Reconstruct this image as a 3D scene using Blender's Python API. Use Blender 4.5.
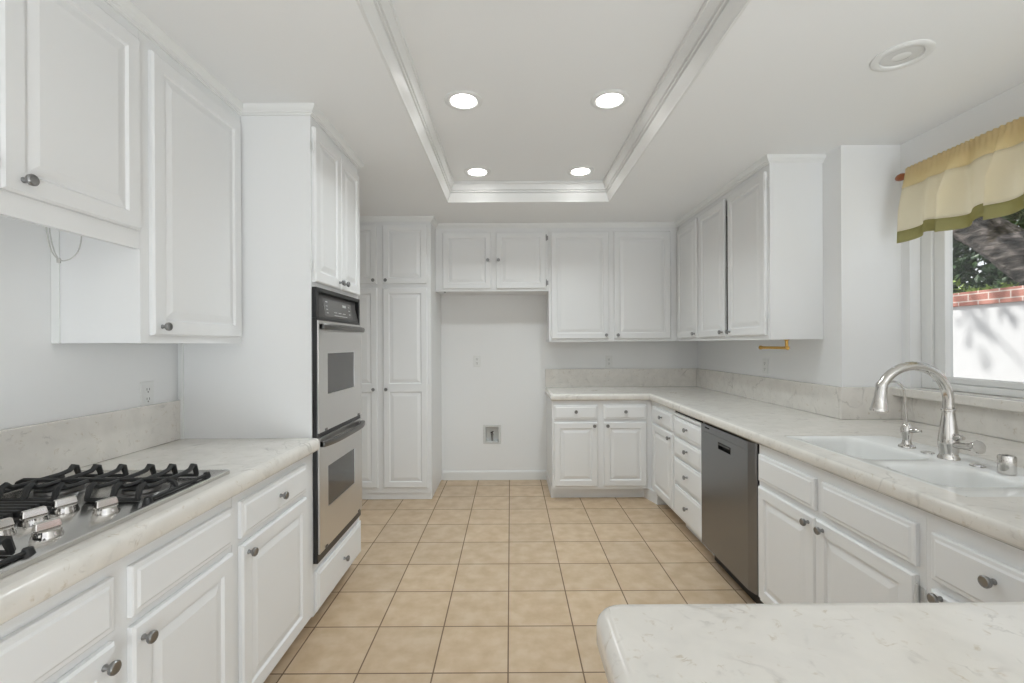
import bpy, bmesh, math, random
from mathutils import Vector, Matrix
random.seed(7)
S = bpy.context.scene
for o in list(bpy.data.objects): bpy.data.objects.remove(o)
COL = S.collection
PI = math.pi

# ------------------------------------------------------------------ camera, world, lights, exposure
CAM_H = 1.335
cam = bpy.data.cameras.new('camera'); cam.sensor_width = 36; cam.lens = 16.0
cam.shift_x = 0.0015; cam.shift_y = 0.0024; cam.clip_start = 0.02
co = bpy.data.objects.new('camera', cam); COL.objects.link(co)
co.location = (0, 0, CAM_H); co.rotation_euler = (PI/2, math.radians(0.31), 0)
S.camera = co
S.view_settings.view_transform = 'Standard'; S.view_settings.look = 'None'
S.view_settings.gamma = 1; S.view_settings.use_curve_mapping = False
S.view_settings.exposure = 0.33

W = bpy.data.worlds.new('sky'); S.world = W; W.use_nodes = True
nt = W.node_tree; bg = nt.nodes['Background']
sky = nt.nodes.new('ShaderNodeTexSky'); sky.sky_type = 'HOSEK_WILKIE'
sky.sun_direction = (-0.5, 0.3, 0.75); sky.turbidity = 4.0; sky.ground_albedo = 0.5
hsv = nt.nodes.new('ShaderNodeHueSaturation'); hsv.inputs['Saturation'].default_value = 0.12
nt.links.new(sky.outputs[0], hsv.inputs['Color']); nt.links.new(hsv.outputs[0], bg.inputs[0])
bg.inputs[1].default_value = 3.7

def light(name, kind, loc, rot, energy, size=None, color=(1, 1, 1)):
    l = bpy.data.lights.new(name, kind); l.energy = energy; l.color = color
    if kind == 'AREA': l.shape = 'RECTANGLE'; l.size, l.size_y = size
    o = bpy.data.objects.new(name, l); COL.objects.link(o); o.location = loc; o.rotation_euler = rot
    return o
sun = light('sun', 'SUN', (0, 0, 8), (0, 0, 0), 5.0, color=(1, .97, .92)); sun.data.angle = 0.03
sun.rotation_euler = Vector((0.60, -0.30, -0.74)).to_track_quat('-Z', 'Y').to_euler()
# added fill lamp behind the camera, standing in for assumed daylight from there
light('rear_fill', 'AREA', (.85, -2.45, 1.35), (PI/2, 0, 0), 3, (2.3, 2.1), (.97, .985, 1))
# second added fill lamp, unseen, tilted up to brighten the ceiling
light('upward_fill', 'AREA', (.85, -2.2, .12), (math.radians(158), 0, 0), 100, (2.3, 1.4), (.88, .955, 1))

# ------------------------------------------------------------------ materials
def newmat(name):
    m = bpy.data.materials.new(name); m.use_nodes = True
    return m, m.node_tree.nodes, m.node_tree.links, m.node_tree.nodes['Principled BSDF']
def mat(name, col, rough=.5, metal=0., bump=0., bscale=200., emit=0., spec=.5, coat=0.):
    m, n, l, p = newmat(name)
    p.inputs['Base Color'].default_value = (*col, 1); p.inputs['Roughness'].default_value = rough
    p.inputs['Metallic'].default_value = metal; p.inputs['Specular IOR Level'].default_value = spec
    p.inputs['Coat Weight'].default_value = coat
    if emit:
        p.inputs['Emission Color'].default_value = (*col, 1); p.inputs['Emission Strength'].default_value = emit
    g = n.new('ShaderNodeNewGeometry'); t = n.new('ShaderNodeTexNoise'); t.inputs['Scale'].default_value = bscale
    t.inputs['Detail'].default_value = 3
    l.new(g.outputs['Position'], t.inputs['Vector'])
    if bump:
        b = n.new('ShaderNodeBump'); b.inputs['Strength'].default_value = bump; b.inputs['Distance'].default_value = .002
        l.new(t.outputs[0], b.inputs['Height']); l.new(b.outputs[0], p.inputs['Normal'])
    else:
        r = n.new('ShaderNodeMapRange'); r.inputs[3].default_value = rough*.92; r.inputs[4].default_value = min(1, rough*1.08)
        l.new(t.outputs[0], r.inputs[0]); l.new(r.outputs[0], p.inputs['Roughness'])
    return m
def ramp(n, stops):
    r = n.new('ShaderNodeValToRGB'); e = r.color_ramp.elements
    while len(e) > 1: e.remove(e[-1])
    e[0].position, e[0].color = stops[0][0], (*stops[0][1], 1)
    for p, c in stops[1:]:
        k = e.new(p); k.color = (*c, 1)
    return r
def mix(n, l, f, a, b, mode='MIX'):
    x = n.new('ShaderNodeMix'); x.data_type = 'RGBA'; x.blend_type = mode
    for i, v in ((0, f), (6, a), (7, b)):
        if hasattr(v, 'links'): l.new(v, x.inputs[i])
        else: x.inputs[i].default_value = v if i == 0 else (*v, 1)
    return x.outputs[2]
def quartz(name, base=(.80, .765, .71), vein=(.52, .49, .45), vscale=3.4):
    m, n, l, p = newmat(name); p.inputs['Roughness'].default_value = .16
    g = n.new('ShaderNodeNewGeometry')
    def noise(s, d, dist, off=0):
        mp = n.new('ShaderNodeMapping'); mp.inputs['Location'].default_value = (off, off*.7, off*1.3); l.new(g.outputs['Position'], mp.inputs[0])
        t = n.new('ShaderNodeTexNoise'); t.inputs['Scale'].default_value = s; t.inputs['Detail'].default_value = d
        t.inputs['Distortion'].default_value = dist; l.new(mp.outputs[0], t.inputs['Vector']); return t.outputs[0]
    def veins(sc, w, lo, hi, off):
        v = ramp(n, [(.5-w, (0, 0, 0)), (.5, (1, 1, 1)), (.5+w, (0, 0, 0))]); l.new(noise(sc, 8, .6, off), v.inputs[0])
        k = ramp(n, [(lo, (0, 0, 0)), (hi, (1, 1, 1))]); l.new(noise(sc*2.1, 3, 0, off+3), k.inputs[0])
        mu = n.new('ShaderNodeMath'); mu.operation = 'MULTIPLY'; l.new(v.outputs[0], mu.inputs[0]); l.new(k.outputs[0], mu.inputs[1]); return mu.outputs[0]
    cl = ramp(n, [(.36, tuple(c*.93 for c in base)), (.62, base)]); l.new(noise(13, 6, .5), cl.inputs[0])
    c1 = mix(n, l, veins(vscale, .016, .50, .72, 1.0), cl.outputs[0], vein)
    c2 = mix(n, l, veins(vscale*3.1, .022, .54, .74, 7.0), c1, tuple(v*1.08 for v in vein))
    c3 = mix(n, l, veins(vscale*6.5, .03, .55, .72, 13.0), c2, (.60, .53, .43))
    l.new(c3, p.inputs['Base Color'])
    return m
def tile(name):
    m, n, l, p = newmat(name)
    g = n.new('ShaderNodeNewGeometry'); sx = n.new('ShaderNodeSeparateXYZ'); l.new(g.outputs['Position'], sx.inputs[0])
    def mth(op, a, b=None, c=None):
        q = n.new('ShaderNodeMath'); q.operation = op
        for i, v in enumerate((a, b, c)):
            if v is None: continue
            if hasattr(v, 'links'): l.new(v, q.inputs[i])
            else: q.inputs[i].default_value = v
        return q.outputs[0]
    ds, fl = [], []
    for out, off in ((0, .322), (1, -1.848)):
        t = mth('DIVIDE', mth('ADD', sx.outputs[out], off), .305)
        f = mth('FLOOR', t); fr = mth('SUBTRACT', t, f)
        ds.append(mth('MINIMUM', fr, mth('SUBTRACT', 1., fr))); fl.append(f)
    d = mth('MINIMUM', ds[0], ds[1])
    gr = n.new('ShaderNodeMapRange'); gr.inputs[1].default_value = .0075; gr.inputs[2].default_value = .012
    gr.inputs[3].default_value = 1; gr.inputs[4].default_value = 0; l.new(d, gr.inputs[0])
    cv = n.new('ShaderNodeCombineXYZ'); l.new(fl[0], cv.inputs[0]); l.new(fl[1], cv.inputs[1])
    wn = n.new('ShaderNodeTexWhiteNoise'); l.new(cv.outputs[0], wn.inputs['Vector'])
    ns = n.new('ShaderNodeTexNoise'); ns.inputs['Scale'].default_value = 11; ns.inputs['Detail'].default_value = 6
    l.new(g.outputs['Position'], ns.inputs['Vector'])
    rp = ramp(n, [(.34, (.53, .385, .243)), (.52, (.59, .443, .297)), (.68, (.64, .50, .355))]); l.new(ns.outputs[0], rp.inputs[0])
    tv = ramp(n, [(0, (.95, .95, .95)), (1, (1.03, 1.02, 1.0))]); l.new(wn.outputs[0], tv.inputs[0])
    c = mix(n, l, 1., rp.outputs[0], tv.outputs[0], 'MULTIPLY')
    l.new(mix(n, l, gr.outputs[0], c, (.20, .135, .085)), p.inputs['Base Color'])
    rr = n.new('ShaderNodeMapRange'); rr.inputs[3].default_value = .36; rr.inputs[4].default_value = .9
    l.new(gr.outputs[0], rr.inputs[0]); l.new(rr.outputs[0], p.inputs['Roughness'])
    b = n.new('ShaderNodeBump'); b.invert = True; b.inputs['Strength'].default_value = .35; b.inputs['Distance'].default_value = .003
    l.new(gr.outputs[0], b.inputs['Height']); l.new(b.outputs[0], p.inputs['Normal'])
    return m
def steel(name, col, rough, stretch=(4, 4, 300)):
    m, n, l, p = newmat(name); p.inputs['Metallic'].default_value = 1; p.inputs['Base Color'].default_value = (*col, 1)
    g = n.new('ShaderNodeNewGeometry'); mp = n.new('ShaderNodeMapping'); mp.inputs['Scale'].default_value = stretch
    t = n.new('ShaderNodeTexNoise'); t.inputs['Scale'].default_value = 1; t.inputs['Detail'].default_value = 4
    l.new(g.outputs['Position'], mp.inputs[0]); l.new(mp.outputs[0], t.inputs['Vector'])
    r = n.new('ShaderNodeMapRange'); r.inputs[3].default_value = rough*.93; r.inputs[4].default_value = rough*1.07
    l.new(t.outputs[0], r.inputs[0]); l.new(r.outputs[0], p.inputs['Roughness'])
    return m
def cloth(name, col, trans=.45):
    m, n, l, p = newmat(name); p.inputs['Base Color'].default_value = (*col, 1); p.inputs['Roughness'].default_value = .9
    g = n.new('ShaderNodeNewGeometry'); w = n.new('ShaderNodeTexNoise'); w.inputs['Scale'].default_value = 900
    l.new(g.outputs['Position'], w.inputs['Vector'])
    b = n.new('ShaderNodeBump'); b.inputs['Strength'].default_value = .2; b.inputs['Distance'].default_value = .001
    l.new(w.outputs[0], b.inputs['Height']); l.new(b.outputs[0], p.inputs['Normal'])
    t = n.new('ShaderNodeBsdfTranslucent'); t.inputs[0].default_value = (*col, 1)
    x = n.new('ShaderNodeMixShader'); x.inputs[0].default_value = trans
    l.new(p.outputs[0], x.inputs[1]); l.new(t.outputs[0], x.inputs[2])
    l.new(x.outputs[0], n['Material Output'].inputs[0])
    return m
def glass(name, tint=(.97, .98, .98)):
    m, n, l, p = newmat(name)
    t = n.new('ShaderNodeBsdfTransparent'); t.inputs[0].default_value = (*tint, 1)
    g = n.new('ShaderNodeBsdfGlossy'); g.inputs['Roughness'].default_value = .02
    x = n.new('ShaderNodeMixShader'); x.inputs[0].default_value = .05; l.new(t.outputs[0], x.inputs[1]); l.new(g.outputs[0], x.inputs[2])
    l.new(x.outputs[0], n['Material Output'].inputs[0])
    return m
def brick(name):
    m, n, l, p = newmat(name); p.inputs['Roughness'].default_value = .9
    g = n.new('ShaderNodeNewGeometry'); sx = n.new('ShaderNodeSeparateXYZ'); l.new(g.outputs['Position'], sx.inputs[0])
    cb = n.new('ShaderNodeCombineXYZ'); l.new(sx.outputs[1], cb.inputs[0]); l.new(sx.outputs[2], cb.inputs[1])
    mp = n.new('ShaderNodeMapping'); mp.inputs['Location'].default_value = (0, .03, 0); l.new(cb.outputs[0], mp.inputs[0])
    b = n.new('ShaderNodeTexBrick'); b.inputs['Scale'].default_value = 1; b.inputs['Brick Width'].default_value = .21
    b.inputs['Row Height'].default_value = .075; b.inputs['Mortar Size'].default_value = .006
    b.inputs['Color1'].default_value = (.33, .13, .10, 1); b.inputs['Color2'].default_value = (.43, .20, .16, 1)
    b.inputs['Mortar'].default_value = (.55, .48, .44, 1)
    l.new(mp.outputs[0], b.inputs['Vector']); l.new(b.outputs[0], p.inputs['Base Color'])
    return m
def mottled(name, stops, scale, rough=.9, bump=.0, stretch=(1, 1, 1)):
    m, n, l, p = newmat(name); p.inputs['Roughness'].default_value = rough
    g = n.new('ShaderNodeNewGeometry'); mp = n.new('ShaderNodeMapping'); mp.inputs['Scale'].default_value = stretch
    t = n.new('ShaderNodeTexNoise'); t.inputs['Scale'].default_value = scale; t.inputs['Detail'].default_value = 6
    l.new(g.outputs['Position'], mp.inputs[0]); l.new(mp.outputs[0], t.inputs['Vector'])
    r = ramp(n, stops); l.new(t.outputs[0], r.inputs[0]); l.new(r.outputs[0], p.inputs['Base Color'])
    if bump:
        b = n.new('ShaderNodeBump'); b.inputs['Strength'].default_value = bump; b.inputs['Distance'].default_value = .05
        l.new(t.outputs[0], b.inputs['Height']); l.new(b.outputs[0], p.inputs['Normal'])
    return m

M = dict(
    wall=mat('wall_paint', (.87, .868, .86), .75, bump=.05, bscale=160),
    ceil=mat('ceiling_paint', (.89, .89, .885), .85, bump=.12, bscale=140),
    white=mat('white_cabinet_paint', (.84, .84, .835), .38, bscale=60),
    inside=mat('interior_shade_dark', (.07, .06, .05), .8),  # near-black colour stands in for the shade inside the cabinet
    trim=mat('white_trim_paint', (.83, .83, .815), .4, bscale=60),
    quartz=quartz('quartz_countertop'),
    tile=tile('beige_floor_tile'),
    nickel=steel('satin_nickel', (.29, .29, .29), .3),
    chrome=steel('polished_nickel', (.64, .62, .595), .11),
    steel=steel('brushed_stainless', (.72, .71, .70), .3),
    dsteel=steel('dark_stainless', (.235, .24, .25), .26),
    hsteel=steel('dark_handle_steel', (.20, .195, .19), .35),
    csteel=steel('cooktop_stainless', (.62, .61, .59), .22, (300, 4, 4)),
    black=mat('black_enamel', (.012, .012, .013), .3),
    iron=mat('cast_iron', (.018, .018, .018), .55, bump=.2, bscale=400),
    panel=mat('dark_grey_control_panel', (.055, .053, .052), .35),
    disp=mat('grey_display_glass', (.13, .125, .12), .15),
    mark=mat('pale_print', (.55, .55, .53), .5),
    dark=mat('recess_shade_badge_black', (.01, .01, .01), .9),  # black for painted gap and pocket shade, also the badge
    oglass=mat('smoked_oven_glass', (.055, .052, .05), .12, coat=.2),
    porcelain=mat('white_porcelain', (.84, .84, .82), .1),
    plastic=mat('white_plastic', (.82, .82, .80), .35),
    slot=mat('outlet_slots', (.25, .24, .23), .6),
    grey=mat('grey_plastic', (.74, .74, .72), .5),
    flange=mat('aged_white_plastic', (.66, .66, .64), .45),
    brass=steel('antique_brass', (.62, .38, .11), .25),
    lens=mat('lit_lamp_lens', (1, .98, .95), .4, emit=14),
    bulb=mat('frosted_reflector', (.70, .70, .69), .3),
    wood=mat('reddish_wood', (.30, .085, .02), .35),
    cream=cloth('cream_curtain_cloth', (.96, .92, .80), .78),
    yellow=cloth('yellow_curtain_cloth', (.95, .86, .62), .75),
    olive=cloth('olive_band_cloth', (.52, .49, .25), .6),
    glass=glass('window_glass'),
    stucco=mat('white_stucco', (.50, .50, .51), .95, bump=.5, bscale=60),
    brick=brick('red_brick'),
    bark=mottled('rough_bark', [(.36, (.010, .008, .007)), (.5, (.035, .029, .026)), (.66, (.14, .12, .11))], 5, .95, 1.0, (3.2, .9, 3.2)),
    leaf=mottled('dark_green_leaves', [(.3, (.010, .025, .010)), (.55, (.03, .075, .022)), (.75, (.13, .20, .06))], 9, .5),
    leaf2=mottled('light_green_leaves', [(.3, (.10, .17, .03)), (.6, (.25, .34, .07)), (.8, (.40, .42, .14))], 9, .5),
    earth=mottled('garden_ground', [(.3, (.46, .45, .43)), (.7, (.58, .57, .55))], 4, .95),  # unseen ground, colour lightened to bounce light up through the window
    wire=mat('pale_wire', (.60, .59, .56), .5),
)

# ------------------------------------------------------------------ mesh helpers
def offset_of(p):
    v = Vector((0, 0, 0))
    while p is not None: v += p.location; p = p.parent
    return v
class MB:
    def __init__(s): s.v = []; s.f = []
    def add(s, vs, fs):
        b = len(s.v); s.v += [tuple(q) for q in vs]; s.f += [tuple(b+i for i in f) for f in fs]; return s
    def box(s, x0, y0, z0, x1, y1, z1):
        return s.add([(x0, y0, z0), (x1, y0, z0), (x1, y1, z0), (x0, y1, z0), (x0, y0, z1), (x1, y0, z1), (x1, y1, z1), (x0, y1, z1)],
                     [(0, 3, 2, 1), (4, 5, 6, 7), (0, 1, 5, 4), (1, 2, 6, 5), (2, 3, 7, 6), (3, 0, 4, 7)])
    def rings(s, rs, cap0=True, cap1=True, loop=False):
        n = len(rs[0]); vs = [p for r in rs for p in r]; fs = []
        for k in range(len(rs) if loop else len(rs)-1):
            a, b = k*n, ((k+1) % len(rs))*n
            for i in range(n): fs.append((a+i, a+(i+1) % n, b+(i+1) % n, b+i))
        if cap0 and not loop: fs.append(tuple(range(n))[::-1])
        if cap1 and not loop: fs.append(tuple((len(rs)-1)*n+i for i in range(n)))
        return s.add(vs, fs)
    def lathe(s, prof, c=(0, 0, 0), axis='Z', n=24):
        c = Vector(c); rs = []
        for r, z in prof:
            ring = []
            for i in range(n):
                a = 2*PI*i/n; x, y = r*math.cos(a), r*math.sin(a)
                q = {'Z': (x, y, z), '-Z': (x, -y, -z), 'X': (z, x, y), '-X': (-z, -x, y), 'Y': (y, z, x), '-Y': (x, -z, y)}[axis]
                ring.append(c+Vector(q))
            rs.append(ring)
        return s.rings(rs)
    def tube(s, pts, r, n=10, flat=1.0, up=None):
        P = [Vector(p) for p in pts]; R = r if isinstance(r, (list, tuple)) else [r]*len(P); rs = []
        t = (P[1]-P[0]).normalized(); u = Vector(up) if up else (Vector((0, 0, 1)) if abs(t.z) < .9 else Vector((1, 0, 0)))
        for i, p in enumerate(P):
            t = (P[min(i+1, len(P)-1)]-P[max(i-1, 0)]).normalized()
            u = (u-t*u.dot(t)).normalized(); w = t.cross(u)
            rs.append([p+(u*math.cos(2*PI*k/n)*flat+w*math.sin(2*PI*k/n))*R[i] for k in range(n)])
        return s.rings(rs)
    def sweep(s, path, prof, loop=False):
        n = len(path); rs = []
        P = [Vector(p) for p in path]
        nr = lambda d: Vector((d.y, -d.x))
        for i in range(n):
            a = nr((P[i]-P[i-1]).normalized()) if (i > 0 or loop) else None
            b = nr((P[(i+1) % n]-P[i]).normalized()) if (i < n-1 or loop) else None
            if a is None: m = b
            elif b is None: m = a
            else: m = (a+b); m = m/max(.2, m.dot(a))
            rs.append([(P[i].x+m.x*o, P[i].y+m.y*o, z) for o, z in prof])
        return s.rings(rs, loop=loop)
    def build(s, name, m, parent=None, smooth=None, origin=None):
        off = offset_of(parent) if parent else Vector(origin if origin else (0, 0, 0))
        me = bpy.data.meshes.new(name); bm = bmesh.new()
        vs = [bm.verts.new(Vector(p)-off) for p in s.v]
        for f in s.f:
            try: bm.faces.new([vs[i] for i in f])
            except ValueError: pass
        bmesh.ops.recalc_face_normals(bm, faces=bm.faces)
        if smooth:
            for f in bm.faces: f.smooth = True
            for e in bm.edges:
                if len(e.link_faces) == 2 and e.calc_face_angle(0) > math.radians(smooth): e.smooth = False
        bm.to_mesh(me); bm.free(); me.materials.append(m)
        o = bpy.data.objects.new(name, me); COL.objects.link(o)
        if parent: o.parent = parent
        else: o.location = off
        return o
def tag(o, label, cat, group=None):
    o['label'] = label; o['category'] = cat
    if group: o['group'] = group
    return o
def thing(name, label, cat, loc, group=None):
    o = bpy.data.objects.new(name, None); o.empty_display_size = .1; COL.objects.link(o); o.location = loc
    return tag(o, label, cat, group)
def struct(o): o['kind'] = 'structure'; return o
def copy_tree(o, parent=None):
    c = o.copy(); COL.objects.link(c)
    if parent: c.parent = parent
    for ch in o.children: copy_tree(ch, c)
    return c
def bevel(o, w=.003, seg=2, ang=40):
    b = o.modifiers.new('bevel', 'BEVEL'); b.width = w; b.segments = seg; b.limit_method = 'ANGLE'; b.angle_limit = math.radians(ang)
    return o

FACE = {'E': lambda p, a, b, d: (p+d, a, b), 'W': lambda p, a, b, d: (p-d, a, b), 'S': lambda p, a, b, d: (a, p-d, b)}
ROT = {'E': (0, PI/2, 0), 'W': (0, -PI/2, 0), 'S': (PI/2, 0, 0)}
KNOB = None
def knob(parent, face, plane, a, b, d=.018):
    global KNOB
    if KNOB is None:
        q = MB().lathe([(.0001, -.001), (.0075, -.001), (.0075, .002), (.0055, .005), (.0055, .012), (.0095, .0145), (.0135, .017), (.0148, .021),
                        (.0148, .025), (.0125, .0275), (.011, .0268), (.0001, .0278)], n=18).build('knob', M['nickel'], None, 35)
        KNOB = q.data; bpy.data.objects.remove(q)
    o = bpy.data.objects.new('knob', KNOB); COL.objects.link(o); o.parent = parent
    o.location = Vector(FACE[face](plane, a, b, d))-offset_of(parent); o.rotation_euler = ROT[face]
    return o
def hinge(parent, face, plane, a, b, out=1, m='trim'):
    q = MB(); F = FACE[face]
    pts = [F(plane, a+out*.004, b-.025, .012), F(plane, a+out*.004, b+.025, .012)]
    q.tube(pts, .0045, 8)
    q.tube([F(plane, a+out*.004, b-.031, .012), F(plane, a+out*.004, b-.026, .012)], .003, 8)
    q.tube([F(plane, a+out*.004, b+.026, .012), F(plane, a+out*.004, b+.031, .012)], .003, 8)
    c = [F(plane, a, b-.02, .0005), F(plane, a+out*.022, b-.02, .0005), F(plane, a+out*.022, b+.02, .0005), F(plane, a, b+.02, .0005)]
    e = [F(plane, a, b-.02, .0025), F(plane, a+out*.022, b-.02, .0025), F(plane, a+out*.022, b+.02, .0025), F(plane, a, b+.02, .0025)]
    q.rings([c, e])
    return q.build('hinge', M[m], parent, 40)
DOOR = [(0, 0.0005), (0, .012), (.006, .018), (.05, .018), (.056, .0105), (.063, .0105), (.088, .0165)]
def ringset(F, plane, a0, a1, b0, b1, spec, jb=0, jt=0):
    rs = []
    for i, (t, d) in enumerate(spec):
        tb = (0 if i < 3 else t-.016) if jb else t
        tt = (0 if i < 3 else t-.016) if jt else t
        rs.append([F(plane, a0+t, b0+tb, d), F(plane, a1-t, b0+tb, d), F(plane, a1-t, b1-tt, d), F(plane, a0+t, b1-tt, d)])
    return rs
def door(parent, face, plane, a0, a1, b0, b1, kn=None, split=None, hinges=None, m='white', hm='trim'):
    q = MB(); F = FACE[face]
    if split:
        q.rings(ringset(F, plane, a0, a1, b0, split, DOOR, jt=1)); q.rings(ringset(F, plane, a0, a1, split, b1, DOOR, jb=1))
    else: q.rings(ringset(F, plane, a0, a1, b0, b1, DOOR))
    o = q.build('door', M[m], parent)
    if kn: knob(o, face, plane, *kn)
    if hinges:
        a, out, bs = hinges
        for b in bs: hinge(o, face, plane, a, b, out, hm)
    return o
DRAWER = [(0, 0.0005), (0, .012), (.004, .0145), (.013, .0148), (.019, .0185)]
def drawer(parent, face, plane, a0, a1, b0, b1, kn=None, name='drawer'):
    o = MB().rings(ringset(FACE[face], plane, a0, a1, b0, b1, DRAWER)).build(name, M['white'], parent)
    if kn: knob(o, face, plane, *kn, d=.019)
    return o

# ------------------------------------------------------------------ the room
CEIL, TRAY, CT = 2.43, 2.578, .908
XL, XW, XR, YB, YJ, YN = -1.53, 2.175, 1.842, 4.48, 2.53, -2.5
UNDER = CT-.057
struct(MB().box(-1.65, YN, -.1, 2.4, 4.6, 0).build('floor', M['tile']))
TX0, TX1, TY0, TY1 = -.486, .776, 1.05, 3.53
q = MB()
for b in ((-1.65, YN, TX0, 4.6), (TX1, YN, 2.4, 4.6), (TX0, YN, TX1, TY0), (TX0, TY1, TX1, 4.6)):
    q.box(b[0], b[1], CEIL, b[2], b[3], 2.66)
q.box(TX0, TY0, TRAY, TX1, TY1, 2.66)
struct(q.build('ceiling', M['ceil']))
struct(MB().box(-1.65, YN, 0, XL, 4.6, CEIL).build('wall_left', M['wall']))
# back wall with the hole of the water box
BX0, BX1, BZ0, BZ1 = -.250, -.121, .375, .517
q = MB(); q.box(XL, YB, 0, BX0, 4.6, CEIL).box(BX1, YB, 0, XR, 4.6, CEIL).box(BX0, YB, 0, BX1, 4.6, BZ0).box(BX0, YB, BZ1, BX1, 4.6, CEIL)
q.box(BX0, YB+.07, BZ0, BX1, 4.6, BZ1)
struct(q.build('wall_back', M['wall']))
# right wall: full depth beyond the sink bay, set back with a window above the sink
WY0, WY1, WZ0, WZ1 = 1.02, 2.478, 1.085, 2.14
q = MB(); q.box(XR, YJ, 0, 2.30, 4.6, CEIL)
q.box(XW, WY1, 0, 2.30, YJ, CEIL).box(XW, YN, 0, 2.30, WY0, CEIL).box(XW, WY0, 0, 2.30, WY1, WZ0-.05).box(XW, WY0, WZ1, 2.30, WY1, CEIL)
struct(q.build('wall_right', M['wall']))
BASEP = [(0.0005, 0), (.013, 0), (.013, .075), (.009, .086), (.004, .09), (0.0005, .09)]
struct(MB().sweep([(-.665, YB), (.345, YB)], BASEP).build('baseboard_back', M['trim']))
CROWN = [(0, 2.389), (.007, 2.389), (.009, 2.395), (.015, 2.397), (.017, 2.404), (.024, 2.409), (.029, 2.416), (.031, 2.421), (.034, 2.4295), (0, 2.4295)]
XFU, XFL, YO, YO2 = -1.235, -.914, 2.09, 2.735
YU, XU, YUE = 4.15, 1.529, 2.676
YP, XP = 3.91, -.681
struct(MB().sweep([(XFU, .62), (XFU, YO), (XFL, YO), (XFL, YO2), (XL, YO2)], CROWN).build('trim_1', M['trim'], None, 30))
struct(MB().sweep([(XL, YP), (XP, YP), (XP, YU), (XU, YU), (XU, YUE), (XR, YUE)], CROWN).build('trim_2', M['trim'], None, 30))
TP = [(-.02, 2.424), (.004, 2.424), (.010, 2.432), (.010, 2.437), (.014, 2.447), (.024, 2.470), (.030, 2.492), (.024, 2.495), (.024, 2.499), (.036, 2.501), (.038, 2.508), (.032, 2.511), (.032, 2.515), (.043, 2.518),
      (.046, 2.53), (.053, 2.548), (.058, 2.556), (.063, 2.558), (.063, 2.5775), (-.001, 2.5775), (-.001, 2.44)]
TP = [(o-.0, z) for o, z in TP if not (o == -.02)]
TP = [(.0005, 2.430)] + TP[1:-2] + [(.0005, 2.5775)]
struct(MB().sweep([(TX0, TY0), (TX0, TY1), (TX1, TY1), (TX1, TY0)], TP, loop=True).build('trim_3', M['trim'], None, 30))

struct(MB().box(-1.65, YN-.1, 0, -.35, YN, CEIL).build('light_block_wall', M['wall']))  # unseen wall added to cut the light on the left cabinets
# window in the sink bay
win = bpy.data.objects.new('window_1', None); COL.objects.link(win); win.location = (2.25, 1.75, WZ0); struct(win)
def frame(q, x0, x1, y0, y1, z0, z1, w, wz=None):
    wz = wz or w
    q.box(x0, y0, z0, x1, y0+w, z1).box(x0, y1-w, z0, x1, y1, z1).box(x0, y0+w, z0, x1, y1-w, z0+wz).box(x0, y0+w, z1-wz, x1, y1-w, z1)
q = MB(); frame(q, 2.234, 2.30, WY0+.001, WY1-.001, WZ0+.001, WZ1-.001, .062, .034); bevel(q.build('window_frame', M['trim'], win), .004)
q = MB(); ym = 1.55
frame(q, 2.247, 2.290, ym-.02, WY1-.064, WZ0+.036, WZ1-.036, .062, .031)
frame(q, 2.256, 2.296, WY0+.064, ym-.022, WZ0+.036, WZ1-.036, .062, .031)
bevel(q.build('sash', M['trim'], win), .004)
MB().box(2.272, ym+.03, WZ0+.062, 2.277, WY1-.12, WZ1-.075).build('pane', M['glass'], win)
MB().box(2.276, WY0+.12, WZ0+.062, 2.281, ym-.075, WZ1-.075).build('pane', M['glass'], win)
q = MB().box(2.104, WY0-.1, WZ0-.046, 2.1745, YJ-.001, WZ0).box(2.1745, WY0+.001, WZ0-.046, 2.30, WY1-.001, WZ0)
o = bevel(q.build('sill', M['quartz'], win), .008, 3)

# ------------------------------------------------------------------ left run
DZ0, DZ1, RZ0, RZ1 = .118, .666, .69, .812      # base door and drawer heights
def base_body(root, x0, x1, y0, y1, face):
    """carcass plus recessed toe kick; x0..x1 / y0..y1 is the plan of the box"""
    MB().box(x0, y0, .096, x1, y1, UNDER-.001).build('carcass', M['white'], root)
    t = .075
    a = {'E': (x0, y0, x1-t, y1), 'W': (x0+t, y0, x1, y1), 'S': (x0, y0+t, x1, y1)}[face]
    MB().box(a[0], a[1], 0, a[2], a[3], .0955).build('toe_kick', M['white'], root)
g = thing('base_cabinet', 'white two-door base cabinet with blank drawer fronts below the gas cooktop', 'cabinet', (-1.2, 1.04, 0))
base_body(g, XL+.001, XFL, .58, 1.486, 'E')
drawer(g, 'E', XFL, .632, 1.032, RZ0, RZ1, name='false_drawer'); drawer(g, 'E', XFL, 1.080, 1.470, RZ0, RZ1, name='false_drawer')
door(g, 'E', XFL, .632, 1.032, DZ0, DZ1, (1.0, .628)); door(g, 'E', XFL, 1.080, 1.470, DZ0, DZ1, (1.106, .628))
g = thing('base_cabinet', 'white base cabinet with one drawer and one door between cooktop and wall ovens', 'cabinet', (-1.2, 1.79, 0))
base_body(g, XL+.001, XFL, 1.488, YO-.001, 'E')
drawer(g, 'E', XFL, 1.519, 2.003, RZ0, RZ1, (1.765, .752)); door(g, 'E', XFL, 1.519, 2.003, DZ0, DZ1, (1.55, .632))

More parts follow.
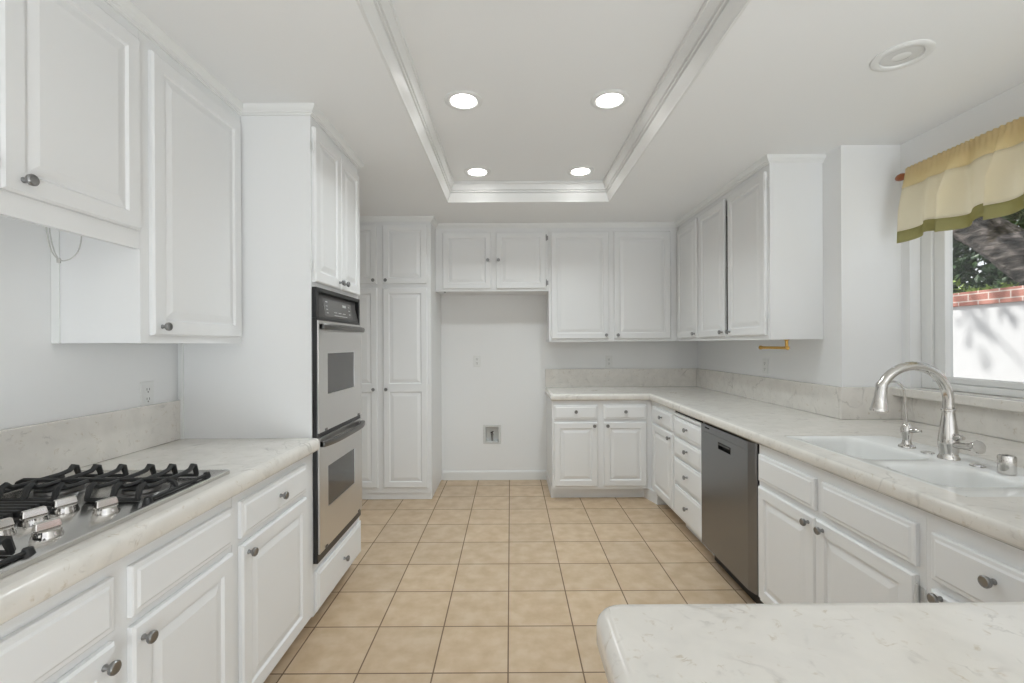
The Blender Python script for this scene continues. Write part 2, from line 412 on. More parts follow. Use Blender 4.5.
NOSE = [(0, CT), (.010, CT-.001), (.018, CT-.0055), (.0225, CT-.012), (.024, CT-.020), (.024, CT-.044), (.021, CT-.052), (.015, CT-.056), (0, CT-.057)]
ct = thing('countertop', 'pale veined quartz countertop with backsplash along the left wall holding the cooktop', 'countertop', (-1.2, 1.3, UNDER))
CX0, CX1, CY0, CY1 = -1.472, -.937, .612, 1.522      # cooktop outline
NL = -.878
q = MB(); i = .012
q.box(XL+.001, .56, UNDER, CX0+i, YO-.001, CT).box(CX1-i, .56, UNDER, NL-.024, YO-.001, CT)
q.box(CX0+i, .56, UNDER, CX1-i, CY0+i, CT).box(CX0+i, CY1-i, UNDER, CX1-i, YO-.001, CT)
q.sweep([(NL-.024, .56), (NL-.024, YO-.001)], NOSE)
q.build('slab', M['quartz'], ct, 50)
bevel(MB().box(XL+.001, .56, CT+.0005, XL+.02, YO-.001, CT+.178).build('backsplash', M['quartz'], ct), .003)

# upper cabinets on the left wall
g = thing('wall_cabinet', 'white wall cabinet with deep valance hanging over the cooktop, hood removed', 'cabinet', (-1.38, 1.08, 1.66))
MB().box(XL+.001, .64, 1.745, XFU-.02, 1.518, CEIL-.001).build('carcass', M['white'], g)
MB().box(XFU-.0195, .64, 1.658, XFU, 1.518, CEIL-.001).build('face_frame', M['white'], g)
door(g, 'E', XFU, .665, 1.075, 1.717, 2.348, (1.035, 1.752)); door(g, 'E', XFU, 1.094, 1.507, 1.717, 2.348, (1.140, 1.752))
g = thing('wall_cabinet', 'tall single-door white wall cabinet between cooktop valance and oven tower', 'cabinet', (-1.38, 1.8, 1.345))
MB().box(XL+.008, 1.52, 1.345, XFU-.02, YO-.001, CEIL-.001).build('carcass', M['white'], g)
MB().box(XFU-.0195, 1.5195, 1.3445, XFU, YO-.001, CEIL-.001).build('face_frame', M['white'], g)
MB().box(XL+.001, 1.515, 1.345, XL+.028, 1.5195, 1.74).build('scribe_strip', M['trim'], g)
door(g, 'E', XFU, 1.556, 2.068, 1.371, 2.348, (1.592, 1.402))

# loose wires where the hood was
q = MB()
def sag(p0, p1, low, n=14):
    P = []
    for k in range(n+1):
        t = k/n; p = Vector(p0).lerp(Vector(p1), t); p.z -= low*(1-(2*t-1)**2); P.append(p)
    return P
def smooth_path(P, n=6):
    P = [Vector(p) for p in P]; out = []
    for i in range(len(P)-1):
        p0, p1, p2, p3 = P[max(i-1, 0)], P[i], P[i+1], P[min(i+2, len(P)-1)]
        for k in range(n):
            t = k/n; out.append(.5*((2*p1)+(p2-p0)*t+(2*p0-5*p1+4*p2-p3)*t*t+(3*p1-p0-3*p2+p3)*t**3))
    return out+[P[-1]]
q.tube(smooth_path([(-1.42, 1.395, 1.7445), (-1.423, 1.398, 1.69), (-1.42, 1.41, 1.63), (-1.41, 1.422, 1.605)]), .0018, 6)
q.tube(smooth_path([(-1.425, 1.408, 1.7445), (-1.425, 1.41, 1.69), (-1.42, 1.417, 1.635), (-1.41, 1.423, 1.606)]), .0018, 6)
q.tube(smooth_path([(-1.41, 1.422, 1.605), (-1.395, 1.425, 1.603), (-1.37, 1.425, 1.613), (-1.352, 1.428, 1.64), (-1.345, 1.43, 1.69), (-1.345, 1.43, 1.7445)]), .0018, 6)
q.lathe([(.0001, 0), (.005, 0), (.006, .012), (.003, .016), (.0001, .016)], (-1.41, 1.422, 1.596), 'Z', 8)
tag(q.build('loose_wire', M['wire'], None, 60, (-1.4, 1.39, 1.6)), 'pale loose electric wires dangling below the valance over the cooktop', 'wire')

# cooktop
ck = thing('gas_cooktop', 'stainless gas cooktop with black grates and chrome knobs set in the left countertop', 'cooktop', (-1.2, 1.06, CT))
ZT = CT+.013
q = MB()
def rr(x0, x1, y0, y1, r, z, n=5):
    P = []
    for cx, cy, a0 in ((x1-r, y1-r, 0), (x0+r, y1-r, 90), (x0+r, y0+r, 180), (x1-r, y0+r, 270)):
        for k in range(n+1):
            a = math.radians(a0+90*k/n); P.append((cx+r*math.cos(a), cy+r*math.sin(a), z))
    return P
q.rings([rr(CX0, CX1, CY0, CY1, .008, CT+.0008), rr(CX0, CX1, CY0, CY1, .008, ZT-.002), rr(CX0+.003, CX1-.003, CY0+.003, CY1-.003, .008, ZT)])
q.build('top_plate', M['csteel'], ck, 50)
MB().box(CX0+.02, CY0+.02, UNDER-.0005, CX1-.02, CY1-.02, CT).build('burner_box', M['black'], ck)
def burner(x, y, r):
    b = MB().lathe([(.0001, ZT), (r+.022, ZT), (r+.020, ZT+.003), (r+.004, ZT+.004), (r+.002, ZT+.012), (.0001, ZT+.012)], (x, y, 0), n=28).build('burner', M['hsteel'], ck, 40)
    MB().lathe([(.0001, ZT+.0125), (r, ZT+.0125), (r+.002, ZT+.016), (r-.004, ZT+.021), (.0001, ZT+.022)], (x, y, 0), n=28).build('burner_cap', M['iron'], b, 40)
def grate(y0, y1, fx, sgn):
    q = MB(); z = ZT+.030; x0, x1 = -1.425, -.962
    # low rails along front and back, long bars across with upturned horns at both ends
    for xx in (x0, x1): q.tube([(xx, y0, ZT+.006), (xx, y1, ZT+.006)], .0055, 6)
    for bx in fx:
        q.tube([(bx, y0+.002, ZT+.008), (bx, y0+.012, ZT+.036), (bx, y0+.022, ZT+.041), (bx, y0+.034, z+.001), (bx, y0+.06, z-.002), (bx, y1-.06, z-.002), (bx, y1-.034, z+.001), (bx, y1-.022, ZT+.041), (bx, y1-.012, ZT+.037), (bx, y1-.002, ZT+.008)],
               [.007, .0085, .0085, .007, .006, .006, .007, .0085, .0085, .007], 6)
    for yy in (y0+.004, y1-.004): q.tube([(fx[0]+.004, yy, ZT+.006), (fx[2]-.004, yy, ZT+.006)], .0055, 6).tube([(fx[3]+.004, yy, ZT+.006), (fx[5]-.004, yy, ZT+.006)], .0055, 6)
    # one cross bar through the middle, its ends bent down to the plate
    ym = (y0+y1)/2-.012
    q.tube([(x1, ym, ZT+.006), (x1-.006, ym, z-.008), (x1-.022, ym, z-.001), (x0+.022, ym, z-.001), (x0+.006, ym, z-.008), (x0, ym, ZT+.006)], .0068, 6)
    for cx in (x0, x1):
        for cy in (y0, y1): q.lathe([(.0001, ZT+.0002), (.012, ZT+.0002), (.008, ZT+.014), (.0001, ZT+.016)], (cx, cy, 0), n=8)
    q.build('grate', M['iron'], ck, 50)
FX = (-.992, -1.058, -1.126, -1.214, -1.293, -1.363)
grate(1.205, 1.438, FX, 1); grate(.665, .905, FX, -1)
for y in (1.30, .785):
    burner(-1.055, y, .042); burner(-1.29, y, .050)
# downdraft vent in the middle
q = MB().box(-1.44, .975, ZT, -1.175, 1.165, ZT+.006)
for k in range(9):
    yy = .985+k*.0205; q.box(-1.435, yy, ZT+.006, -1.18, yy+.011, ZT+.021)
bevel(q.build('downdraft_vent', M['iron'], ck), .002)
for x, y in ((-1.005, 1.129), (-1.01, .99), (-1.115, 1.137), (-1.115, 1.063), (-1.118, .992)):
    k = MB().lathe([(.0001, ZT), (.027, ZT), (.027, ZT+.004), (.0245, ZT+.010), (.0235, ZT+.017), (.021, ZT+.0185), (.0001, ZT+.0185)], (x, y, 0), n=24).build('control_knob', M['chrome'], ck, 35)
    a = math.radians(20); d = Vector((math.sin(a), math.cos(a), 0)); w = Vector((d.y, -d.x, 0)); c = Vector((x, y, 0)); rs = []
    for zz, L, T in ((ZT+.0187, .0235, .009), (ZT+.034, .021, .0055), (ZT+.036, .019, .004)):
        rs.append([c+d*L+w*T+Vector((0, 0, zz)), c-d*L+w*T+Vector((0, 0, zz)), c-d*L-w*T+Vector((0, 0, zz)), c+d*L-w*T+Vector((0, 0, zz))])
    bevel(MB().rings(rs).build('grip', M['chrome'], k), .002)

# oven tower
g = thing('oven_cabinet', 'tall white cabinet tower housing the double wall oven', 'cabinet', (-1.2, 2.41, 0))
OZ0, OZ1 = .326, 1.604
q = MB(); q.box(XL+.001, YO, .085, XFL, YO+.0185, CEIL-.001).box(XL+.001, YO2-.0185, .085, XFL, YO2, CEIL-.001)
q.box(XL+.001, YO+.0185, OZ1+.001, XFL, YO2-.0185, CEIL-.001).box(XL+.001, YO+.0185, .085, XFL, YO2-.0185, OZ0-.001)
q.build('carcass', M['white'], g)
MB().box(XL+.001, YO, 0, XFL-.075, YO2, .0845).build('toe_kick', M['white'], g)
MB().box(XL+.0205, YO-.012, CT+.0005, XL+.032, YO-.0005, 1.343).build('scribe_strip', M['trim'], g)
door(g, 'E', XFL, 2.103, 2.423, 1.628, 2.345, (2.392, 1.662), hinges=(2.103, -1, (2.25, 1.70)))
door(g, 'E', XFL, 2.429, 2.722, 1.628, 2.345, (2.46, 1.662))
drawer(g, 'E', XFL, 2.105, 2.722, .10, .285, (2.43, .195))

ov = thing('double_wall_oven', 'stainless double wall oven with black surround built into the white tower', 'oven', (-.9, 2.40, OZ0))
OA, OB = 2.094, 2.698
q = MB(); q.box(-1.47, YO+.0195, OZ0+.001, XFL, YO2-.0195, OZ1-.001)
XC = -.892
q.box(XFL+.0006, OA, OZ0, XC, OB, 1.462).box(XFL+.0006, OA, 1.462, XC, OA+.03, OZ1).box(XFL+.0006, OB-.02, 1.462, XC, OB, OZ1).box(XFL+.0006, OA+.03, 1.585, XC, OB-.02, OZ1)
bevel(q.build('chassis', M['black'], ov), .002)
q = MB(); p = lambda y, z, d: (XFL+d, y, z)
rs = [[p(OA+.031, 1.463, .0007), p(OB-.021, 1.463, .0007), p(OB-.021, 1.584, .0007), p(OA+.031, 1.584, .0007)],
      [p(OA+.031, 1.463, .020), p(OB-.021, 1.463, .020), p(OB-.05, 1.575, .004), p(OA+.06, 1.575, .004)]]
cp = q.rings(rs).build('control_panel', M['panel'], ov)
def tilted(y0, y1, z0, z1, d):   # on the sloping control panel
    f = lambda z: .020-(z-1.463)/(.112)*.016+d
    return [p(y0, z0, f(z0)), p(y1, z0, f(z0)), p(y1, z1, f(z1)), p(y0, z1, f(z1))]
dp = MB().rings([tilted(2.20, 2.58, 1.475, 1.560, -.003), tilted(2.20, 2.58, 1.475, 1.560, .0012)]).build('display', M['disp'], cp)
q = MB()
for (a, b, c, d) in ((2.225, 2.25, 1.545, 1.551), (2.225, 2.245, 1.525, 1.529), (2.225, 2.245, 1.508, 1.512), (2.225, 2.245, 1.491, 1.495),
                     (2.32, 2.36, 1.498, 1.502), (2.38, 2.42, 1.498, 1.502), (2.44, 2.48, 1.498, 1.502), (2.45, 2.50, 1.535, 1.548), (2.535, 2.555, 1.54, 1.544), (2.535, 2.555, 1.52, 1.524), (2.535, 2.555, 1.50, 1.504), (2.32, 2.50, 1.483, 1.486)):
    q.rings([tilted(a, b, c, d, .001), tilted(a, b, c, d, .0018)])
q.build('key_legends', M['mark'], dp)
def oven_door(z0, z1, wz0, wz1):
    q = MB(); x0, x1 = XC+.0005, -.884; y0, y1 = OA+.005, OB-.001; wy0, wy1 = 2.20, 2.575
    q.box(x0, y0, z0, x1, wy0, z1).box(x0, wy1, z0, x1, y1, z1).box(x0, wy0, z0, x1, wy1, wz0).box(x0, wy0, wz1, x1, wy1, z1)
    d = q.build('oven_door', M['steel'], ov)
    MB().box(x0+.0005, wy0+.0005, wz0+.0005, x1-.003, wy1-.0005, wz1-.0005).build('window', M['oglass'], d)
    for yy in (y0+.075, y1-.06): MB().box(x1, yy-.012, z0+.001, x1+.004, yy+.012, z0+.012).build('hinge_cover', M['hsteel'], d)
    zc = z1-.028; P = []; n = 18
    for k in range(n+1):
        t = k/n; y = y0+.008+(y1-y0-.014)*t; P.append((x1+.012+.034*(1-(2*t-1)**4)*.75, y, zc))
    q = MB(); rs = []
    for (x, y, z) in P:
        rs.append([(x-.011, y, z-.012), (x+.006, y, z-.014), (x+.011, y, z-.006), (x+.011, y, z+.007), (x+.006, y, z+.013), (x-.011, y, z+.012)])
    q.rings(rs)
    for yy in (y0+.02, y1-.02): q.box(x1+.0002, yy-.012, zc-.011, x1+.014, yy+.012, zc+.011)
    q.build('handle', M['hsteel'], d, 40)
oven_door(.926, 1.449, 1.098, 1.294); oven_door(.368, .903, .554, .751)

# ------------------------------------------------------------------ back wall
g = thing('pantry_cabinet', 'tall white four-door pantry cabinet in the far left corner', 'cabinet', (-1.1, 4.19, 0))
MB().box(XL+.001, YP, .06, XP, YB-.001, CEIL-.001).build('carcass', M['white'], g)
bevel(MB().box(XL+.001, YP+.012, 0, XP-.004, YB-.001, .0595).build('plinth', M['white'], g), .004)
hz = -.713
door(g, 'S', YP, -1.505, -1.142, 1.856, 2.366, (-1.168, 1.885)); door(g, 'S', YP, -1.091, hz, 1.856, 2.366, (-1.062, 1.885), hinges=(hz, 1, (2.31, 1.90)), hm='trim')
door(g, 'S', YP, -1.505, -1.142, .108, 1.822, (-1.170, .953), split=.965); door(g, 'S', YP, -1.091, hz, .108, 1.822, (-1.062, .953), split=.965, hinges=(hz, 1, (1.76, .965, .20)), hm='trim')

g = thing('wall_cabinet', 'short two-door white wall cabinet high over the refrigerator space', 'cabinet', (-.165, 4.31, 1.817))
MB().box(XP+.001, YU, 1.817, .350, YB-.001, CEIL-.001).build('carcass', M['white'], g)
door(g, 'S', YU, -.613, -.172, 1.838, 2.352, (-.202, 2.096)); door(g, 'S', YU, -.128, .326, 1.838, 2.352, (-.105, 2.096), hinges=(.326, 1, (2.30, 1.89)), hm='nickel')
MB().lathe([(.0001, 0), (.011, 0), (.011, .006), (.0001, .008)], (-.60, YU+.03, 1.8165), '-Z', 10).build('leg_socket', M['nickel'], g, 40)
g = thing('wall_cabinet', 'tall two-door white wall cabinet above the far back countertop', 'cabinet', (.95, 4.31, 1.353))
MB().box(.352, YU, 1.353, XR-.001, YB-.001, CEIL-.001).build('carcass', M['white'], g)
door(g, 'S', YU, .373, .898, 1.378, 2.352, (.868, 1.411), hinges=(.373, -1, (2.30, 1.43)), hm='trim'); door(g, 'S', YU, .944, 1.458, 1.378, 2.352, (.974, 1.411))

YF, XF = 3.875, 1.196
g = thing('base_cabinet', 'white base cabinet facing the room on the back wall, two drawers over two doors', 'cabinet', (.77, 4.17, 0))
MB().box(.351, YF, .096, XR-.001, YB-.001, UNDER-.001).build('carcass', M['white'], g)
q = MB().box(.345, YF+.072, 0, 1.28, YB-.001, .0955)
q.add([(1.15, YF+.072, 0), (1.205, 3.76, 0), (1.29, 3.76, 0), (1.29, YF+.072, 0), (1.15, YF+.072, .0955), (1.205, 3.76, .0955), (1.29, 3.76, .0955), (1.29, YF+.072, .0955)],
      [(0, 1, 2, 3), (4, 5, 6, 7), (0, 1, 5, 4), (1, 2, 6, 5), (2, 3, 7, 6), (3, 0, 4, 7)])
q.build('toe_kick', M['white'], g)
for a0, a1, kd in ((.366, .736, .706), (.788, 1.152, .818)):
    drawer(g, 'S', YF, a0, a1, RZ0, RZ1, ((a0+a1)/2, .758))
    door(g, 'S', YF, a0, a1, DZ0+.006, DZ1, (kd, .638), hinges=(1.152, 1, (.19,)) if a0 > .7 else None)

# ------------------------------------------------------------------ right run
g = thing('wall_cabinet', 'narrow single-door white wall cabinet in the far right corner', 'cabinet', (1.7, 3.9, 1.353))
MB().box(XU, 3.672, 1.353, XR-.001, YU-.001, CEIL-.001).build('carcass', M['white'], g)
door(g, 'W', XU, 3.702, 4.128, 1.378, 2.352, (3.735, 1.411))
g = thing('wall_cabinet', 'two-door white wall cabinet on right wall with one door slightly ajar', 'cabinet', (1.7, 3.17, 1.353))
y0, y1 = YUE, 3.670
q = MB(); q.box(XU+.02, y0, 1.353, XR-.001, y0+.02, CEIL-.001).box(XU+.02, y1-.02, 1.353, XR-.001, y1, CEIL-.001)
q.box(XU+.02, y0+.02, 1.353, XR-.001, y1-.02, 1.373).box(XU+.02, y0+.02, 2.35, XR-.001, y1-.02, CEIL-.001).box(XR-.012, y0+.02, 1.373, XR-.001, y1-.02, 2.35)
q.build('carcass', M['white'], g)
MB().box(XU+.04, y0+.021, 1.3735, XR-.0125, y0+.0215, 2.349).box(XR-.014, y0+.022, 1.3735, XR-.0125, y1-.022, 2.349).box(XU+.04, y1-.0215, 1.3735, XR-.0125, y1-.021, 2.349).build('shade_lining', M['inside'], g)  # added dark sheets, painting the shade seen through the door gap
q = MB(); q.box(XU, y0, 1.353, XU+.0195, y0+.04, CEIL-.001).box(XU, y1-.04, 1.353, XU+.0195, y1, CEIL-.001).box(XU, y0+.04, 1.353, XU+.0195, y1-.04, 1.395).box(XU, y0+.04, 2.335, XU+.0195, y1-.04, CEIL-.001)
q.build('face_frame', M['white'], g)
door(g, 'W', XU, 3.214, 3.647, 1.378, 2.352, (3.247, 1.411))
door(g, 'W', XU, 2.703, 3.166, 1.378, 2.352, (3.135, 1.411), hinges=(2.703, -1, (2.27, 1.455)))

g = thing('base_cabinet', 'narrow white cabinet in back right corner with one drawer over one door', 'cabinet', (1.5, 3.56, 0))
MB().box(XF, 3.320, .096, XR-.001, YF-.001, UNDER-.001).build('carcass', M['white'], g)
MB().box(XF+.1, 3.320, 0, XR-.001, 3.758, .0955).build('toe_kick', M['white'], g)
drawer(g, 'W', XF, 3.338, 3.795, RZ0, RZ1, (3.55, .755)); door(g, 'W', XF, 3.338, 3.795, DZ0, DZ1, (3.373, .63))
g = thing('base_cabinet', 'white four-drawer cabinet with cutting board slot left of the dishwasher', 'cabinet', (1.5, 3.045, 0))
base_body(g, XF, XR-.001, 2.816, 3.318, 'W')
for z0, z1 in ((.68, .805), (.532, .66), (.338, .514), (.112, .318)):
    drawer(g, 'W', XF, 2.826, 3.300, z0, z1, (3.045, (z0+z1)/2+.008))
MB().box(XF-.004, 2.83, .838, XF-.0005, 3.297, .847).build('slot', M['dark'], g)  # black strip paints the shaded gap above the cutting board
bevel(MB().box(XF-.014, 2.83, .816, XF-.0005, 3.297, .836).build('cutting_board', M['white'], g), .002)

dw = thing('dishwasher', 'dark stainless dishwasher under the right countertop', 'dishwasher', (1.5, 2.495, 0))
D0, D1 = 2.209, 2.812; XD = 1.174
MB().box(XF+.01, D0-.014, .105, 1.80, D1-.006, UNDER-.004).build('tub', M['black'], dw)
MB().box(XF+.055, D0, 0, 1.78, D1-.006, .104).build('toe_panel', M['black'], dw)
hy0, hy1, hz0, hz1 = 2.435, 2.580, .735, .772
q = MB()
rs = lambda x: None
# door skin with softly rounded vertical edges, pocket handle cut out
def skin(y0, y1, z0, z1): q.box(XD, y0, z0, XF+.008, y1, z1)
skin(D0+.05, hy0, .108, UNDER-.007); skin(hy1, D1-.004, .108, UNDER-.007); skin(hy0, hy1, .108, hz0); skin(hy0, hy1, hz1, UNDER-.007)
q.rings([[(XD+.020, D0, z), (XD+.014, D0+.005, z), (XD+.003, D0+.043, z), (XD+.0008, D0+.047, z), (XD, D0+.05, z), (XF+.008, D0+.05, z), (XF+.008, D0, z)] for z in (.108, UNDER-.007)])
dd = q.build('door', M['dsteel'], dw, 30)
q = MB().box(XF+.002, hy0, hz0, XF+.006, hy1, hz1); q.build('handle_pocket', M['dark'], dd)  # black sheet paints the shade at the back of the pocket
q = MB().box(XD-.006, hy0+.01, hz1-.012, XD+.002, hy1-.01, hz1-.004); bevel(q.build('pull_lip', M['hsteel'], dd), .002)
MB().box(XD-.0012, D1-.115, .822, XD-.0002, D1-.06, .829).build('badge', M['dark'], dd)
MB().box(XD-.0008, D0+.03, .800, XD+.0005, D1-.03, .8015).build('seam', M['hsteel'], dd)

g = thing('base_cabinet', 'white two-door base cabinet below the kitchen sink with blank drawer fronts', 'cabinet', (1.5, 1.73, 0))
q = MB(); y0, y1 = 1.312, 2.192
q.box(XF, y0, .096, XF+.02, y1, UNDER-.001).box(XF+.02, y0, .096, 2.15, y0+.018, UNDER-.001).box(XF+.02, y1-.018, .096, 2.15, y1, UNDER-.001).box(XF+.02, y0+.018, .096, 2.15, y1-.018, .115)
q.build('carcass', M['white'], g)
MB().box(XF+.075, y0, 0, 2.15, y1, .0955).build('toe_kick', M['white'], g)
drawer(g, 'W', XF, 1.777, 2.178, RZ0-.013, RZ1-.010, name='false_drawer'); drawer(g, 'W', XF, 1.333, 1.737, RZ0-.013, RZ1-.010, name='false_drawer')
door(g, 'W', XF, 1.773, 2.178, DZ0, DZ1-.015, (1.806, .622)); door(g, 'W', XF, 1.335, 1.768, DZ0, DZ1-.015, (1.722, .622), hinges=(1.335, -1, (.60, .18)), hm='flange')
g = thing('base_cabinet', 'white base cabinet with knobbed drawer between sink cabinet and peninsula', 'cabinet', (1.5, 1.02, 0))
base_body(g, XF, 2.15, .745, 1.311, 'W')
drawer(g, 'W', XF, .965, 1.284, RZ0-.024, RZ1-.014, (1.111, .748)); door(g, 'W', XF, .965, 1.284, DZ0, DZ1-.027, (1.25, .628))
g = thing('base_cabinet', 'white cabinet base hidden below the near peninsula countertop', 'cabinet', (1.1, .42, 0))
MB().box(.165, .14, .096, 2.15, .737, UNDER-.001).build('carcass', M['white'], g)
MB().box(.235, .20, 0, 2.15, .70, .0955).build('toe_kick', M['white'], g)

# countertop: back wall, right wall, sink bay and peninsula in one piece
ct = thing('countertop', 'pale veined quartz countertop wrapping back wall, sink side and near peninsula', 'countertop', (1.5, 2.4, UNDER))
SX0, SX1, SY0, SY1 = 1.25, 1.726, 1.25, 2.085
xi, yi, pl, pf = 1.194, 3.869, .157, .736
q = MB()
for b in ((.361, yi, XR-.001, YB-.001), (xi, YJ-.001, XR-.001, yi), (xi, SY1, 2.154, YJ-.001), (xi, SY0, SX0, SY1), (SX1, SY0, 2.154, SY1), (xi, pf, 2.154, SY0), (pl, .12, 2.154, pf)):
    q.box(b[0], b[1], UNDER, b[2], b[3], CT)
arc = [(pl+.024-.024*math.cos(a), pf-.024+.024*math.sin(a)) for a in [math.radians(90-15*k) for k in range(7)]]
q.sweep([(.361, YB-.001), (.361, yi), (xi, yi), (xi, pf), *arc, (pl, .12)], NOSE)
q.box(2.154, .12, UNDER, XW-.001, YJ-.001, UNDER+.01)
q.build('slab', M['quartz'], ct, 50)
for nm, b in (('backsplash', (.340, YB-.02, XR-.021, YB-.001)), ('backsplash', (XR-.02, YJ-.001, XR-.001, YB-.001)), ('backsplash', (XR-.02, YJ-.0205, 2.154, YJ-.0015))):
    bevel(MB().box(b[0], b[1], CT+.0005, b[2], b[3], CT+.178).build(nm, M['quartz'], ct), .003)
bevel(MB().box(2.155, .12, CT+.0005, XW-.001, YJ-.001, WZ0-.047).build('backsplash', M['quartz'], ct), .002)

# sink
sk = thing('sink', 'white porcelain double-bowl sink set into the right countertop', 'sink', (1.49, 1.667, .70))
def sink_mesh():
    bm = bmesh.new(); off = offset_of(sk); z = CT-.001
    loops = []
    def loop(P): return [bm.verts.new(Vector(p)-off) for p in P]
    def edges(L):
        E = []
        for i in range(len(L)): E.append(bm.edges.new((L[i], L[(i+1) % len(L)])))
        return E
    def bridge(A, B):
        for i in range(len(A)): bm.faces.new((A[i], A[(i+1) % len(A)], B[(i+1) % len(B)], B[i]))
    g = .0025
    out = loop(rr(SX0+g, SX1-g, SY0+g, SY1-g, .012, z, 4)); E = edges(out)
    skirt = loop(rr(SX0+g, SX1-g, SY0+g, SY1-g, .012, UNDER+.002, 4)); bridge(out, skirt)
    for (x0, x1, y0, y1) in ((1.278, 1.556, 1.655, 2.052), (1.278, 1.556, 1.332, 1.590)):
        top = loop(rr(x0, x1, y0, y1, .055, z, 6)); E += edges(top); prev = top
        for ins, dz, r in ((.004, -.002, .055), (.009, -.008, .055), (.012, -.02, .055), (.022, -.15, .055), (.035, -.175, .06), (.06, -.188, .05)):
            ring = loop(rr(x0+ins, x1-ins, y0+ins, y1-ins, r, z+dz, 6)); bridge(prev, ring); prev = ring
        bm.faces.new(prev)
    bmesh.ops.triangle_fill(bm, use_beauty=True, edges=E, normal=(0, 0, 1))
    for f in bm.faces: f.smooth = True
    bmesh.ops.recalc_face_normals(bm, faces=bm.faces)
    for e in bm.edges:
        if len(e.link_faces) == 2 and e.calc_face_angle(0) > math.radians(45): e.smooth = False
    me = bpy.data.meshes.new('basin'); bm.to_mesh(me); bm.free(); me.materials.append(M['porcelain'])
    o = bpy.data.objects.new('basin', me); COL.objects.link(o); o.parent = sk
sink_mesh()
for y in (1.85, 1.461):
    MB().lathe([(.0001, CT-.1885), (.042, CT-.1885), (.040, CT-.185), (.030, CT-.186), (.0001, CT-.187)], (1.417, y, 0), n=20).build('drain', M['chrome'], sk, 40)
for y in (1.748, 1.561):
    MB().lathe([(.0001, CT), (.021, CT), (.0205, CT+.003), (.015, CT+.0045), (.0001, CT+.005)], (1.60, y, 0), n=22).build('hole_cover', M['chrome'], sk, 40)

# main faucet
fx, fy = 1.60, 1.664
fa = thing('faucet', 'tall polished gooseneck kitchen faucet with side lever on the white sink', 'faucet', (fx, fy, CT))
MB().lathe([(.0001, CT), (.032, CT), (.031, CT+.006), (.027, CT+.012), (.0265, CT+.02), (.030, CT+.045), (.0305, CT+.065), (.027, CT+.10), (.021, CT+.14), (.0185, CT+.165), (.0185, CT+.172),
            (.021, CT+.174), (.021, CT+.180), (.0185, CT+.182), (.0001, CT+.184)], (fx, fy, 0), n=26).build('body', M['chrome'], fa, 35)
P = [(fx, fy, CT+.182), (fx, fy, 1.125)]; R = .128; cz = 1.119
for k in range(1, 16):
    a = math.radians(10*k); P.append((fx-R+R*math.cos(a), fy, cz+R*math.sin(a)))
sp = MB().tube(P, [.0165]*2+[.0165]*15, 16, up=(0, 1, 0)).build('spout', M['chrome'], fa, 60)
e = Vector(P[-1]); d = (Vector(P[-1])-Vector(P[-2])).normalized(); d2 = Vector((-.12, 0, -1)).normalized()
q = MB().tube([e, e+d*.006, e+d*.007+d2*.01, e+d*.007+d2*.04, e+d*.007+d2*.085, e+d*.007+d2*.088, e+d*.007+d2*.097], [.017, .0185, .018, .019, .0265, .028, .027], 18, up=(0, 1, 0))
sh = q.build('spray_head', M['chrome'], fa, 40)
for k in (9.0, 10.6, 12.2):
    a = math.radians(10*k); c = Vector((fx-R+(R+.0155)*math.cos(a), fy-.006, cz+(R+.0155)*math.sin(a))); MB().lathe([(.0001, 0), (.004, 0), (.003, .003), (.0001, .0035)], c, 'Z', 8).build('button', M['plastic'], sp)
q = MB().tube([(fx, fy-.022, CT+.055), (fx, fy-.045, CT+.056), (fx+.001, fy-.07, CT+.058), (fx+.002, fy-.088, CT+.061), (fx+.002, fy-.104, CT+.064), (fx+.002, fy-.108, CT+.065)], [.013, .0125, .014, .019, .0235, .0225], 16)
q.build('lever', M['chrome'], fa, 50)
q = MB().tube([(fx-.002, fy-.02, CT+.075), (fx-.004, fy-.04, CT+.086), (fx-.004, fy-.06, CT+.085)], [.010, .011, .007], 10); q.build('lever_hub', M['chrome'], fa, 50)

# small filtered-water faucet
wx, wy = 1.608, 1.849
fb = thing('water_tap', 'slim polished filtered-water tap with thin curved spout beside the main faucet', 'faucet', (wx, wy, CT))
MB().lathe([(.0001, CT), (.029, CT), (.028, CT+.006), (.018, CT+.012), (.0145, CT+.022), (.0155, CT+.04), (.020, CT+.055), (.020, CT+.075), (.015, CT+.088), (.009, CT+.098), (.0001, CT+.100)], (wx, wy, 0), n=22).build('body', M['chrome'], fb, 35)
P = [(wx, wy, CT+.096), (wx-.006, wy, 1.10), (wx-.009, wy, 1.125)]
for k in range(1, 14):
    a = math.radians(11*k); P.append((wx-.009-.047+.047*math.cos(a), wy, 1.127+.047*math.sin(a)))
MB().tube(P, .0042, 10, up=(0, 1, 0)).build('spout', M['chrome'], fb, 60)
MB().tube([(wx, wy-.015, CT+.070), (wx+.004, wy-.028, CT+.073), (wx+.008, wy-.045, CT+.072), (wx+.01, wy-.055, CT+.074)], [.008, .011, .006, .005], 10).build('lever', M['chrome'], fb, 50)
ag = MB().lathe([(.0001, CT), (.021, CT), (.0225, CT+.003), (.0225, CT+.054), (.0205, CT+.060), (.0001, CT+.061)], (1.597, 1.466, 0), n=26).build('air_gap', M['chrome'], None, 35, (1.597, 1.466, CT))
tag(ag, 'short polished round air gap cap at the near end of the sink deck', 'air gap')

